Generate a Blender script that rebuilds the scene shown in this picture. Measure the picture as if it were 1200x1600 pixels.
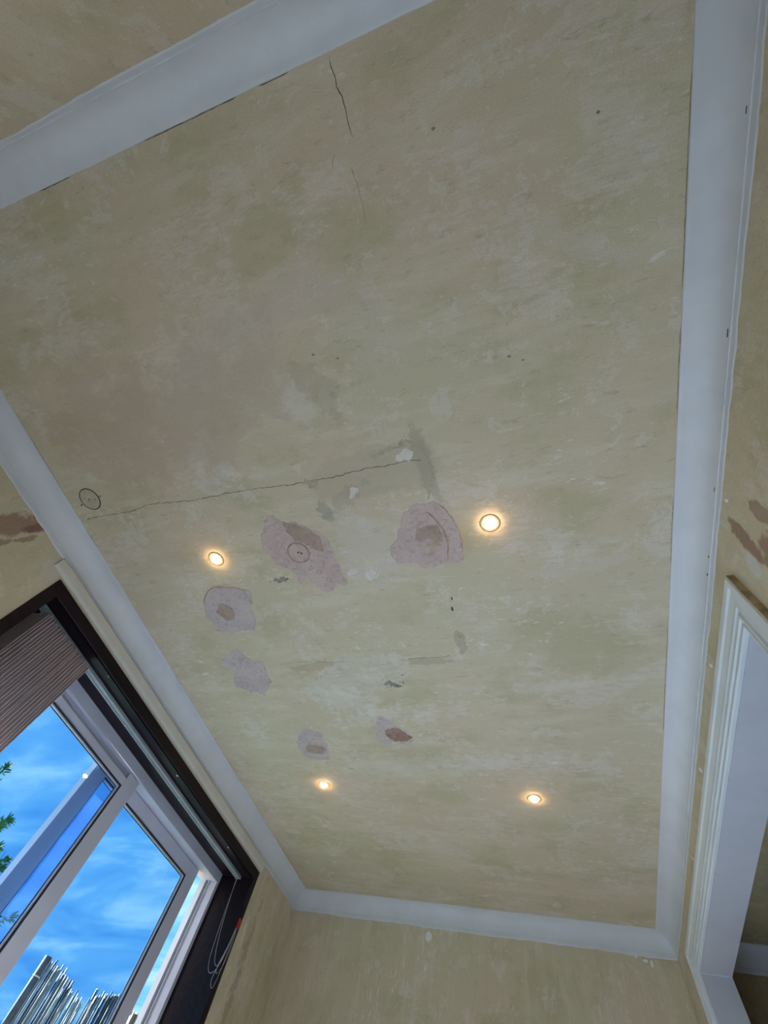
import bpy, bmesh, math, random
from mathutils import Vector, Matrix, noise
random.seed(7)
for o in list(bpy.data.objects): bpy.data.objects.remove(o, do_unlink=True)
scene = bpy.context.scene
C = scene.collection

# ---------------------------------------------------------------- camera
CAM = (0.0, 0.0, 1.0)
ROT = Matrix(((0.95335346, 0.14137347, 0.26670345),
              (0.24234185, -0.88523375, -0.3970285),
              (0.1799656, 0.4431419, -0.87820137)))      # columns: right, up, back
cd = bpy.data.cameras.new('camera'); cam = bpy.data.objects.new('camera', cd); C.objects.link(cam)
cam.matrix_world = Matrix.Translation(CAM) @ ROT.to_4x4()
cd.sensor_fit = 'HORIZONTAL'; cd.sensor_width = 36.0; cd.lens = 638.98 / 1200 * 36.0
cd.clip_start = 0.02; cd.clip_end = 400
scene.camera = cam

# ---------------------------------------------------------------- sky, sun, exposure
def build_world():
    w = bpy.data.worlds.new('sky'); scene.world = w; w.use_nodes = True
    nt = w.node_tree; N = nt.nodes; L = nt.links
    for n in list(N): N.remove(n)
    tc = N.new('ShaderNodeTexCoord'); sep = N.new('ShaderNodeSeparateXYZ'); L.new(tc.outputs['Generated'], sep.inputs[0])
    def m(op, a, b=None):
        n = N.new('ShaderNodeMath'); n.operation = op
        for i, v in enumerate((a, b)):
            if v is None: continue
            if isinstance(v, (int, float)): n.inputs[i].default_value = v
            else: L.new(v, n.inputs[i])
        return n.outputs[0]
    zz = m('ADD', m('MAXIMUM', sep.outputs[2], 0.0), 0.22)
    cmb = N.new('ShaderNodeCombineXYZ'); L.new(m('DIVIDE', sep.outputs[0], zz), cmb.inputs[0]); L.new(m('DIVIDE', sep.outputs[1], zz), cmb.inputs[1])
    mp = N.new('ShaderNodeMapping'); mp.inputs['Rotation'].default_value = (0, 0, math.radians(-42)); mp.inputs['Scale'].default_value = (1.9, 4.4, 1)
    L.new(cmb.outputs[0], mp.inputs[0])
    nz = N.new('ShaderNodeTexNoise'); nz.inputs['Scale'].default_value = 1.1; nz.inputs['Detail'].default_value = 7; nz.inputs['Roughness'].default_value = 0.55; nz.inputs['Distortion'].default_value = 0.5
    L.new(mp.outputs[0], nz.inputs['Vector'])
    cr = N.new('ShaderNodeValToRGB'); L.new(nz.outputs[0], cr.inputs[0])
    cr.color_ramp.elements[0].position = 0.34; cr.color_ramp.elements[0].color = SKY_DEEP
    cr.color_ramp.elements[1].position = 0.66; cr.color_ramp.elements[1].color = SKY_CLOUD
    e = cr.color_ramp.elements.new(0.5); e.color = SKY_MID
    bg = N.new('ShaderNodeBackground'); bg.inputs['Strength'].default_value = SKY_STRENGTH
    out = N.new('ShaderNodeOutputWorld'); L.new(cr.outputs[0], bg.inputs[0]); L.new(bg.outputs[0], out.inputs[0])
SKY_DEEP = (0.125, 0.46, 0.88, 1); SKY_MID = (0.22, 0.62, 0.95, 1); SKY_CLOUD = (0.55, 0.90, 1.02, 1)
SKY_STRENGTH = 0.79
build_world()
sd = bpy.data.lights.new('sun', 'SUN'); sd.energy = 47.0; sd.angle = math.radians(1.0); sd.color = (1.0, 0.85, 0.745)
sun = bpy.data.objects.new('sun', sd); C.objects.link(sun)
sun.location = (-8, 1, 8)
sun.rotation_euler = Vector((0.77, -0.22, -0.60)).to_track_quat('-Z', 'Y').to_euler()
DOWNLIGHT_WATTS = 20.0
DOWNLIGHT_GLOW = 85.0
scene.view_settings.view_transform = 'Standard'; scene.view_settings.look = 'None'
scene.view_settings.exposure = 0.57; scene.view_settings.gamma = 1.0; scene.view_settings.use_curve_mapping = False

# ------ outlines of the ceiling repairs, metres on the ceiling plane
PATCH_LONG = [(-0.9,0.573),(-0.859,0.612),(-0.814,0.619),(-0.751,0.661),(-0.703,0.704),(-0.684,0.765),(-0.692,0.79),(-0.681,0.856),(-0.677,0.906),(-0.663,0.925),(-0.674,0.951),(-0.715,0.94),(-0.738,0.962),(-0.773,0.98),(-0.8,0.974),(-0.822,0.939),(-0.842,0.899),(-0.854,0.886),(-0.885,0.927),(-0.897,0.911),(-0.892,0.875),(-0.913,0.84),(-0.956,0.819),(-0.978,0.778),(-0.996,0.727),(-1.0,0.687),(-0.985,0.659),(-0.96,0.629),(-0.935,0.588)]
LONG_SMEAR = [(-0.862,0.619),(-0.817,0.626),(-0.753,0.668),(-0.726,0.701),(-0.721,0.769),(-0.738,0.775),(-0.776,0.744),(-0.804,0.723),(-0.842,0.693)]
LONG_DISC = [(-0.843,0.763)]
PATCH_DOME = [(-0.258,0.62),(-0.214,0.627),(-0.187,0.66),(-0.164,0.711),(-0.152,0.773),(-0.149,0.836),(-0.163,0.898),(-0.22,0.894),(-0.267,0.905),(-0.317,0.907),(-0.343,0.895),(-0.354,0.881),(-0.431,0.867),(-0.444,0.815),(-0.415,0.77),(-0.379,0.709),(-0.356,0.655),(-0.332,0.64),(-0.295,0.621)]
DOME_CORE = [(-0.306,0.72),(-0.235,0.719),(-0.218,0.752),(-0.219,0.794),(-0.245,0.791),(-0.28,0.778),(-0.313,0.785),(-0.323,0.783),(-0.326,0.759)]
DOME_LUG = [(-0.289,0.804),(-0.273,0.794),(-0.234,0.804),(-0.258,0.82),(-0.275,0.838),(-0.284,0.813)]
DOME_RIDGE = [(-0.265,0.655),(-0.243,0.677),(-0.229,0.705),(-0.215,0.737),(-0.207,0.765),(-0.207,0.82),(-0.222,0.886)]
DOME_RIM = [(-0.209,0.638),(-0.188,0.662),(-0.169,0.7),(-0.155,0.75),(-0.15,0.804),(-0.155,0.851)]
PATCH_ROUND = [(-1.411,0.937),(-1.375,0.905),(-1.329,0.888),(-1.278,0.894),(-1.224,0.906),(-1.174,0.927),(-1.156,0.945),(-1.174,0.999),(-1.192,1.029),(-1.191,1.071),(-1.201,1.112),(-1.224,1.158),(-1.292,1.161),(-1.343,1.17),(-1.378,1.176),(-1.389,1.157),(-1.413,1.164),(-1.448,1.143),(-1.437,1.113),(-1.459,1.059),(-1.448,1.012),(-1.436,0.976)]
ROUND_CORE = [(-1.378,1.015),(-1.343,0.99),(-1.31,0.995),(-1.294,1.019),(-1.291,1.053),(-1.313,1.085),(-1.339,1.091),(-1.369,1.08),(-1.382,1.049)]
PATCH_PALE = [(-1.519,1.361),(-1.493,1.329),(-1.429,1.292),(-1.389,1.275),(-1.372,1.3),(-1.353,1.33),(-1.331,1.352),(-1.314,1.377),(-1.295,1.358),(-1.276,1.38),(-1.279,1.404),(-1.271,1.425),(-1.281,1.467),(-1.273,1.502),(-1.291,1.536),(-1.324,1.574),(-1.36,1.618),(-1.371,1.599),(-1.403,1.589),(-1.427,1.593),(-1.456,1.574),(-1.488,1.546),(-1.51,1.545),(-1.502,1.5),(-1.486,1.457),(-1.488,1.423),(-1.478,1.393),(-1.51,1.383)]
PALE_RINGC = [(-1.409,1.5)]
PATCH_SMALL = [(-1.298,1.993),(-1.263,1.929),(-1.2,1.883),(-1.146,1.903),(-1.117,1.928),(-1.127,1.98),(-1.118,2.022),(-1.131,2.087),(-1.139,2.148),(-1.192,2.155),(-1.254,2.151),(-1.297,2.136),(-1.305,2.091),(-1.31,2.047)]
SMALL_CORE = [(-1.262,2.046),(-1.224,2.019),(-1.179,2.023),(-1.142,2.05),(-1.168,2.093),(-1.205,2.1),(-1.249,2.09)]
PATCH_DARK = [(-0.778,1.847),(-0.749,1.788),(-0.708,1.812),(-0.669,1.86),(-0.627,1.896),(-0.606,1.951),(-0.6,1.981),(-0.644,2.007),(-0.711,1.995),(-0.758,2.009),(-0.801,1.971)]
DARK_CORE = [(-0.746,1.908),(-0.727,1.884),(-0.672,1.872),(-0.644,1.896),(-0.619,1.932),(-0.603,1.957),(-0.647,1.982),(-0.708,1.983),(-0.736,1.958)]
SMEAR_BAR = [(-0.419,0.405),(-0.378,0.389),(-0.346,0.38),(-0.312,0.377),(-0.289,0.36),(-0.271,0.364),(-0.281,0.388),(-0.326,0.394),(-0.366,0.401),(-0.388,0.409),(-0.405,0.418)]
SMEAR_CRACK = [(-0.717,0.457),(-0.687,0.45),(-0.652,0.452),(-0.661,0.488),(-0.679,0.49),(-0.695,0.474)]
SMEAR_TAB = [(-0.263,1.264),(-0.237,1.248),(-0.215,1.305),(-0.226,1.37),(-0.253,1.387),(-0.263,1.32)]
SMEAR_SOOT = [(-0.709,1.558),(-0.655,1.534),(-0.623,1.504),(-0.602,1.547),(-0.549,1.586),(-0.576,1.601),(-0.611,1.584),(-0.646,1.561)]
SMEAR_SOOT2 = [(-1.026,0.877),(-0.987,0.877),(-0.955,0.872),(-0.931,0.889),(-0.938,0.907),(-0.967,0.903),(-1.016,0.907)]
WHITE1 = [(-0.33,0.432),(-0.305,0.407),(-0.273,0.414),(-0.277,0.442)]
WHITE2 = [(-0.545,0.541),(-0.531,0.521),(-0.504,0.518),(-0.507,0.536),(-0.536,0.553)]
WHITE3 = [(-0.583,0.917),(-0.563,0.895),(-0.504,0.897),(-0.528,0.927),(-0.568,0.939)]
WHITE4 = [(-0.654,0.883),(-0.61,0.881),(-0.615,0.9),(-0.654,0.908)]
CRACK1 = [(-1.825,0.45),(-1.725,0.445),(-1.635,0.45),(-1.561,0.448),(-1.454,0.431),(-1.345,0.439),(-1.234,0.449),(-1.072,0.446),(-0.891,0.448),(-0.723,0.458),(-0.64,0.456),(-0.56,0.457),(-0.518,0.449),(-0.479,0.448),(-0.428,0.447),(-0.354,0.45),(-0.323,0.444),(-0.28,0.446),(-0.234,0.453)]
CRACK2 = [(-0.249,-0.644),(-0.246,-0.625),(-0.244,-0.605),(-0.245,-0.585),(-0.236,-0.562),(-0.235,-0.538),(-0.237,-0.521),(-0.233,-0.497),(-0.232,-0.477)]
CRACK3 = [(-0.29,-0.459),(-0.3,-0.445),(-0.306,-0.431)]
CRACK4 = [(-0.254,-0.419),(-0.248,-0.381),(-0.245,-0.33),(-0.249,-0.281)]
CRACK5 = [(-1.082,1.388),(-0.985,1.385),(-0.885,1.399),(-0.799,1.396)]
CRACK6 = [(-0.507,1.401),(-0.432,1.397),(-0.343,1.399),(-0.297,1.39)]
TRAIL = [(-0.281,0.364),(-0.253,0.388),(-0.225,0.408),(-0.211,0.44),(-0.211,0.474),(-0.205,0.515),(-0.229,0.568),(-0.247,0.607)]
NICK = [(-0.238,1.073),(-0.248,1.13)]
RINGMARK = [(-1.74,0.358),(-1.744,0.359),(-1.711,0.363),(-1.757,0.369),(-1.678,0.354),(-1.802,0.377)]

# ---------------------------------------------------------------- room measures (metres)
XL, XR, YN, YF, ZC = -1.943, 0.652, -0.739, 3.823, 2.400
COVE = 0.085
WY0, WY1, WZ0, WZ1 = 0.706, 3.088, 0.95, 2.177          # clear opening of the window
DY0, DY1, DZ1, XR2 = 1.032, 3.303, 2.085, 0.786         # opening in the right wall

# ---------------------------------------------------------------- material helpers
class MatBuilder:
    def __init__(self, name):
        self.m = bpy.data.materials.new(name); self.m.use_nodes = True
        self.nt = self.m.node_tree; self.N = self.nt.nodes; self.L = self.nt.links
        self.b = self.N['Principled BSDF']; self.shared = {}
        self.tc = self.N.new('ShaderNodeTexCoord')
    def put(self, v, sock):
        if isinstance(v, (int, float)): sock.default_value = v
        elif isinstance(v, (tuple, list)): sock.default_value = tuple(v) + ((1,) if len(v) == 3 and sock.type == 'RGBA' else ())
        else: self.L.new(v, sock)
    def coords(self, scale=(1, 1, 1), loc=(0, 0, 0), rot=(0, 0, 0), src='Object'):
        mp = self.N.new('ShaderNodeMapping'); self.L.new(self.tc.outputs[src], mp.inputs[0])
        mp.inputs['Scale'].default_value = scale; mp.inputs['Location'].default_value = loc; mp.inputs['Rotation'].default_value = rot
        return mp.outputs[0]
    def noise(self, scale, detail=4, rough=0.55, vec=None, dist=0.0):
        n = self.N.new('ShaderNodeTexNoise'); n.inputs['Scale'].default_value = scale; n.inputs['Detail'].default_value = detail
        n.inputs['Roughness'].default_value = rough; n.inputs['Distortion'].default_value = dist
        self.L.new(vec if vec is not None else self.tc.outputs['Object'], n.inputs['Vector']); return n.outputs[0]
    def ramp(self, v, lo, hi, a=0.0, b=1.0):
        n = self.N.new('ShaderNodeMapRange'); n.interpolation_type = 'SMOOTHSTEP'
        self.put(v, n.inputs[0]); n.inputs[1].default_value = lo; n.inputs[2].default_value = hi
        n.inputs[3].default_value = a; n.inputs[4].default_value = b; return n.outputs[0]
    def math(self, op, a, b=0.0):
        n = self.N.new('ShaderNodeMath'); n.operation = op; self.put(a, n.inputs[0]); self.put(b, n.inputs[1]); return n.outputs[0]
    def mix(self, f, a, b, mode='MIX'):
        n = self.N.new('ShaderNodeMix'); n.data_type = 'RGBA'; n.blend_type = mode
        self.put(f, n.inputs[0]); self.put(a, n.inputs[6]); self.put(b, n.inputs[7]); return n.outputs[2]
    def blob(self, col, centre, size, rot, tint, amount, rag=0.5, nscale=14):
        """a stain with a ragged edge; centre / size in metres in object space, rot about the axis normal to the surface"""
        v = self.N.new('ShaderNodeVectorMath'); v.operation = 'SUBTRACT'; self.L.new(self.tc.outputs['Object'], v.inputs[0]); v.inputs[1].default_value = centre
        r = self.N.new('ShaderNodeVectorRotate'); r.rotation_type = rot[0] + '_AXIS'; r.inputs['Angle'].default_value = rot[1]; self.L.new(v.outputs[0], r.inputs[0])
        d = self.N.new('ShaderNodeVectorMath'); d.operation = 'DIVIDE'; self.L.new(r.outputs[0], d.inputs[0]); d.inputs[1].default_value = size
        ln = self.N.new('ShaderNodeVectorMath'); ln.operation = 'LENGTH'; self.L.new(d.outputs[0], ln.inputs[0])
        key = 6 if nscale < 8 else 11 if nscale < 13 else 17 if nscale < 19 else 23 if nscale < 27 else 36
        if key not in self.shared: self.shared[key] = self.noise(key, 5, 0.65)
        nz = self.shared[key]
        f = self.math('ADD', ln.outputs['Value'], self.math('MULTIPLY', self.math('SUBTRACT', nz, 0.5), rag * 4))
        m = self.math('MULTIPLY', self.ramp(f, 0.7, 1.1, 1.0, 0.0), amount)
        return self.mix(m, col, tint)
    def bump(self, h, strength=0.3, dist=0.01):
        n = self.N.new('ShaderNodeBump'); n.inputs['Strength'].default_value = strength; n.inputs['Distance'].default_value = dist
        self.L.new(h, n.inputs['Height']); self.L.new(n.outputs[0], self.b.inputs['Normal'])
    def done(self, col, rough=0.8, spec=0.3, metal=0.0):
        self.put(col, self.b.inputs['Base Color']); self.put(rough, self.b.inputs['Roughness'])
        self.b.inputs['Specular IOR Level'].default_value = spec; self.b.inputs['Metallic'].default_value = metal
        return self.m

def plain(name, col, rough=0.6, spec=0.3, var=0.12, nscale=18, bump=0.0, metal=0.0):
    k = MatBuilder(name)
    n = k.noise(nscale, 5)
    c = k.mix(k.ramp(n, 0.3, 0.7), tuple(v * (1 - var) for v in col), tuple(min(1, v * (1 + var)) for v in col))
    if bump: k.bump(k.noise(nscale * 8, 3), bump, 0.002)
    return k.done(c, rough, spec, metal)

PL_A = (0.576, 0.516, 0.358); PL_B = (0.602, 0.506, 0.365); PL_DK = (0.485, 0.434, 0.272); PL_LT = (0.680, 0.614, 0.470)
def plaster(name, stretch, seed, blobs=(), axis='Z', tint=(1, 1, 1), scrape=1.0):
    k = MatBuilder(name)
    off = (seed * 1.7, seed * 2.3, seed * 0.9)
    base = k.mix(k.ramp(k.noise(1.3, 6, 0.6, k.coords(loc=off)), 0.40, 0.60), PL_A, PL_B)
    base = k.mix(k.math('MULTIPLY', k.ramp(k.noise(2.4, 7, 0.66, k.coords(loc=off, scale=(1, 1.2, 1))), 0.49, 0.62), 0.75), base, PL_DK)
    st = k.noise(5.0, 8, 0.68, k.coords(scale=stretch, loc=off), 0.25)
    base = k.mix(k.math('MULTIPLY', k.ramp(st, 0.46, 0.68), 0.62), base, PL_LT)
    # scraped pale islands left by the stripped paper
    isl = k.math('MULTIPLY', k.ramp(k.noise(3.6, 8, 0.72, k.coords(loc=(off[1], off[0], 3)), 0.3), 0.545, 0.565), k.ramp(k.noise(30, 5, 0.75, k.coords(scale=stretch)), 0.36, 0.62))
    base = k.mix(k.math('MULTIPLY', isl, 0.62 * scrape), base, (0.71, 0.62, 0.54))
    isl2 = k.ramp(k.noise(5.2, 8, 0.70, k.coords(loc=(off[0] + 4, off[1] - 3, 1)), 0.3), 0.585, 0.60)
    base = k.mix(k.math('MULTIPLY', isl2, 0.50 * scrape), base, (0.68, 0.64, 0.54))
    # long fine trowel scratches
    fs = tuple(0.25 + 0.75 * q for q in stretch)
    sc = k.math('MULTIPLY', k.ramp(k.noise(22, 6, 0.78, k.coords(scale=fs, loc=off), 0.2), 0.57, 0.68), k.ramp(k.noise(1.9, 4, 0.55, k.coords(loc=(5, 1, off[0]))), 0.42, 0.60))
    base = k.mix(k.math('MULTIPLY', sc, 0.85 * scrape), base, (0.77, 0.74, 0.67))
    fd = k.ramp(k.noise(26, 5, 0.75, k.coords(scale=fs, loc=(off[2], off[0], off[1]))), 0.56, 0.72)
    base = k.mix(k.math('MULTIPLY', fd, 0.55), base, (0.36, 0.31, 0.21))
    dk = k.ramp(k.noise(60, 4, 0.6, k.coords(loc=(off[0], 7, 2))), 0.71, 0.76)
    base = k.mix(k.math('MULTIPLY', dk, 0.5), base, (0.16, 0.13, 0.09))
    for b in blobs: base = k.blob(base, *b)
    grain = k.noise(260, 3, 0.7)
    base = k.mix(k.ramp(grain, 0.3, 0.7, 0.0, 0.22), base, (0.2, 0.17, 0.12))
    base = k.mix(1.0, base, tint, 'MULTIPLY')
    h = k.math('ADD', k.math('MULTIPLY', st, 0.8), k.math('MULTIPLY', k.noise(90, 4, 0.6), 0.16))
    k.bump(h, 0.4, 0.006)
    return k.done(base, 0.78, 0.25)

CEIL_BLOBS = [
    ((-0.42, 0.47, ZC), (0.30, 0.10, 1), ('Z', 0.0), (0.47, 0.40, 0.29), 0.6, 0.35, 10),
    ((-0.23, 0.47, ZC), (0.035, 0.16, 1), ('Z', 0.1), (0.36, 0.32, 0.24), 0.55, 0.5, 22),
    ((-0.85, 1.52, ZC), (0.30, 0.14, 1), ('Z', 0.2), (0.74, 0.74, 0.72), 0.20, 0.9, 16),
    ((-0.93, 1.66, ZC), (0.20, 0.09, 1), ('Z', -0.2), (0.80, 0.80, 0.78), 0.22, 1.1, 20),
    ((-0.80, 1.80, ZC), (0.18, 0.05, 1), ('Z', 0.3), (0.78, 0.77, 0.74), 0.25, 1.2, 24),
    ((-0.70, 2.20, ZC), (0.40, 0.09, 1), ('Z', 0.1), (0.72, 0.71, 0.66), 0.20, 1.2, 18),
    ((-0.25, 2.15, ZC), (0.30, 0.05, 1), ('Z', 0.15), (0.72, 0.71, 0.66), 0.2, 1.2, 18),
    ((-1.00, 1.42, ZC), (0.13, 0.03, 1), ('Z', 0.15), (0.45, 0.36, 0.22), 0.6, 0.6, 22),
    ((-0.41, 1.42, ZC), (0.13, 0.025, 1), ('Z', -0.05), (0.40, 0.32, 0.22), 0.5, 0.7, 22),
    ((-0.58, 0.56, ZC), (0.12, 0.03, 1), ('Z', 0.5), (0.32, 0.30, 0.24), 0.35, 1.0, 40),
    ((-0.66, 0.60, ZC), (0.030, 0.055, 1), ('Z', 0.2), (0.30, 0.29, 0.25), 0.5, 0.8, 40),
    ((-0.52, 0.80, ZC), (0.16, 0.16, 1), ('Z', 0.6), (0.62, 0.60, 0.53), 0.35, 1.0, 20),
    ((-1.03, 0.36, ZC), (0.07, 0.04, 1), ('Z', 0.5), (0.72, 0.70, 0.64), 0.55, 0.8, 30),
    ((-0.55, -0.15, ZC), (0.22, 0.075, 1), ('Z', 0.25), (0.63, 0.53, 0.45), 0.45, 0.6, 16),
    ((-0.80, -0.14, ZC), (0.12, 0.06, 1), ('Z', 0.1), (0.63, 0.54, 0.46), 0.35, 0.7, 18),
    ((-0.36, -0.10, ZC), (0.09, 0.08, 1), ('Z', 0.1), (0.60, 0.51, 0.42), 0.3, 0.7, 18),
    ((-0.28, 0.06, ZC), (0.14, 0.09, 1), ('Z', 0.4), (0.62, 0.54, 0.44), 0.3, 0.7, 18),
    ((0.30, -0.08, ZC), (0.16, 0.035, 1), ('Z', -0.6), (0.62, 0.56, 0.47), 0.4, 0.9, 20),
    ((-0.55, 0.12, ZC), (0.06, 0.14, 1), ('Z', 0.5), (0.36, 0.31, 0.22), 0.35, 0.8, 18),
    ((-1.00, 0.10, ZC), (0.40, 0.22, 1), ('Z', 0.3), (0.50, 0.41, 0.32), 0.5, 0.6, 6),
    ((-1.45, 0.10, ZC), (0.30, 0.25, 1), ('Z', 0.3), (0.52, 0.40, 0.31), 0.5, 0.6, 6),
    ((0.15, 1.60, ZC), (0.30, 0.03, 1), ('Z', 0.1), (0.66, 0.62, 0.53), 0.4, 1.2, 18),
    ((0.25, 0.98, ZC), (0.25, 0.03, 1), ('Z', 0.1), (0.64, 0.58, 0.48), 0.4, 1.2, 18),
]
LEFT_BLOBS = [
    ((XL, 0.335, 2.16), (1, 0.050, 0.22), ('X', 0.39), (0.29, 0.16, 0.12), 0.8, 0.45, 18),
    ((XL, 0.405, 2.270), (1, 0.020, 0.06), ('X', 0.30), (0.20, 0.10, 0.07), 0.8, 0.5, 30),
    ((XL, 0.395, 2.13), (1, 0.012, 0.15), ('X', 0.35), (0.24, 0.12, 0.08), 0.6, 0.9, 26),
    ((XL, 3.33, 1.70), (1, 0.035, 0.40), ('X', -0.06), (0.33, 0.25, 0.19), 0.5, 1.3, 16),
    ((XL, 3.52, 1.85), (1, 0.05, 0.35), ('X', 0.04), (0.66, 0.60, 0.46), 0.4, 0.9, 14),
    ((XL, 3.22, 1.95), (1, 0.02, 0.07), ('X', -0.2), (0.76, 0.74, 0.68), 0.6, 0.6, 24),
    ((XL, 0.60, 2.22), (1, 0.06, 0.05), ('X', 0.0), (0.62, 0.58, 0.50), 0.8, 0.6, 24),
    ((XL, 1.90, 2.262), (1, 1.34, 0.048), ('X', 0.0), (0.60, 0.57, 0.50), 0.8, 0.05, 24),
]
RIGHT_BLOBS = [
    ((XR, 0.772, 2.165), (1, 0.028, 0.105), ('X', -0.18), (0.29, 0.17, 0.125), 0.85, 0.45, 26),
    ((XR, 0.750, 2.03), (1, 0.060, 0.085), ('X', -0.15), (0.31, 0.195, 0.145), 0.85, 0.45, 24),
    ((XR, 0.660, 2.115), (1, 0.028, 0.05), ('X', -0.2), (0.30, 0.19, 0.13), 0.7, 0.6, 26),
    ((XR, 0.830, 2.115), (1, 0.028, 0.050), ('X', -0.35), (0.64, 0.65, 0.62), 0.85, 0.35, 24),
    ((XR, 0.86, 2.225), (1, 0.05, 0.022), ('X', 0), (0.55, 0.48, 0.38), 0.6, 0.6, 24),
]
M = {}
M['ceiling'] = plaster('ceiling_plaster', (0.5, 1.9, 1), 1, CEIL_BLOBS)
M['wall_left'] = plaster('left_wall_plaster', (1, 2.0, 0.5), 2, LEFT_BLOBS, 'X')
M['wall_right'] = plaster('right_wall_plaster', (1, 1.3, 0.8), 3, RIGHT_BLOBS, 'X')
M['wall_far'] = plaster('far_wall_plaster', (2.2, 1, 0.35), 4, (), 'Y')
M['wall_near'] = plaster('near_wall_plaster', (1.4, 1, 0.6), 5, (), 'Y')
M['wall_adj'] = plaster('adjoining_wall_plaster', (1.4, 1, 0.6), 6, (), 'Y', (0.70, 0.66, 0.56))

def paint(name, col, rough=0.55):
    k = MatBuilder(name)
    c = k.mix(k.ramp(k.noise(6, 5, 0.6), 0.35, 0.65), tuple(v * 0.94 for v in col), col)
    c = k.mix(k.math('MULTIPLY', k.ramp(k.noise(55, 4, 0.6), 0.72, 0.78), 0.6), c, (0.30, 0.27, 0.23))
    k.bump(k.math('ADD', k.math('MULTIPLY', k.noise(14, 4, 0.5), 0.8), k.math('MULTIPLY', k.noise(160, 3), 0.12)), 0.25, 0.004)
    return k.done(c, rough, 0.35)
M['cove'] = paint('cornice_paint', (0.605, 0.63, 0.66))
M['trim'] = paint('trim_paint', (0.62, 0.67, 0.69), 0.35)
M['soffit'] = paint('reveal_paint', (0.50, 0.515, 0.56), 0.6)
M['batten'] = paint('batten_paint', (0.60, 0.585, 0.53), 0.6)
M['bare_edge'] = plain('bare_timber_edge', (0.42, 0.33, 0.20), 0.8, 0.2, 0.3, 25)
M['floor'] = plain('floor_screed', (0.71, 0.74, 0.78), 0.8, 0.2, 0.1, 3)
M['ground'] = plain('dark_ground', (0.12, 0.14, 0.09), 0.9, 0.1, 0.15, 1.5)  # unseen ground, kept dark to limit bounce light on the fence

def dark_wood():
    k = MatBuilder('dark_stained_wood')
    n = k.noise(4, 7, 0.6, k.coords(scale=(14, 0.7, 14)), 0.3)
    c = k.mix(k.ramp(n, 0.35, 0.65), (0.004, 0.002, 0.005), (0.012, 0.006, 0.010))
    c = k.mix(k.math('MULTIPLY', k.ramp(k.noise(22, 5, 0.6), 0.70, 0.72), 0.0), c, (0.5, 0.45, 0.4))
    k.bump(n, 0.1, 0.002)
    return k.done(c, 0.42, 0.18)
M['wood'] = dark_wood()
M['upvc'] = plain('window_frame_plastic', (0.54, 0.56, 0.66), 0.40, 0.4, 0.05, 4)
M['gasket'] = plain('black_gasket', (0.012, 0.014, 0.02), 0.5, 0.3, 0.1)
M['alu'] = plain('blind_track_metal', (0.30, 0.34, 0.37), 0.35, 0.5, 0.05)
M['cord'] = plain('pale_cord', (0.42, 0.42, 0.42), 0.6, 0.3, 0.1)
M['red'] = plain('red_plastic', (0.42, 0.02, 0.025), 0.4, 0.4, 0.05)
def louvre_mat():
    k = MatBuilder('louvre_fabric')
    n = k.noise(6, 4, 0.6, k.coords(scale=(30, 30, 1)))
    c = k.mix(k.ramp(n, 0.3, 0.7), (0.62, 0.54, 0.57), (0.75, 0.67, 0.70))
    k.bump(k.noise(300, 2), 0.15, 0.001)
    return k.done(c, 0.8, 0.2)
M['louvre'] = louvre_mat()
def glass_mat():
    m = bpy.data.materials.new('tinted_glass'); m.use_nodes = True
    nt = m.node_tree; N = nt.nodes; L = nt.links
    for n in list(N): N.remove(n)
    tr = N.new('ShaderNodeBsdfTransparent'); tr.inputs[0].default_value = (0.62, 0.78, 0.95, 1)
    gl = N.new('ShaderNodeBsdfGlossy'); gl.inputs['Roughness'].default_value = 0.02
    fr = N.new('ShaderNodeFresnel'); fr.inputs[0].default_value = 1.45
    ge = N.new('ShaderNodeNewGeometry'); inv = N.new('ShaderNodeMath'); inv.operation = 'SUBTRACT'; inv.inputs[0].default_value = 1.0; L.new(ge.outputs['Backfacing'], inv.inputs[1])
    mu = N.new('ShaderNodeMath'); mu.operation = 'MULTIPLY'; L.new(fr.outputs[0], mu.inputs[0]); L.new(inv.outputs[0], mu.inputs[1])
    mx = N.new('ShaderNodeMixShader'); out = N.new('ShaderNodeOutputMaterial')
    L.new(mu.outputs[0], mx.inputs[0]); L.new(tr.outputs[0], mx.inputs[1]); L.new(gl.outputs[0], mx.inputs[2]); L.new(mx.outputs[0], out.inputs[0])
    return m
M['glass'] = glass_mat()
M['bezel'] = plain('bezel_satin', (0.34, 0.28, 0.20), 0.35, 0.5, 0.03)
def lens_mat():
    m = bpy.data.materials.new('lit_lamp_glass'); m.use_nodes = True
    nt = m.node_tree; N = nt.nodes; L = nt.links
    b = N['Principled BSDF']; b.inputs['Base Color'].default_value = (0.9, 0.88, 0.8, 1)
    b.inputs['Emission Color'].default_value = (1.0, 0.64, 0.30, 1); b.inputs['Emission Strength'].default_value = DOWNLIGHT_GLOW
    return m
M['lens'] = lens_mat()

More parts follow.
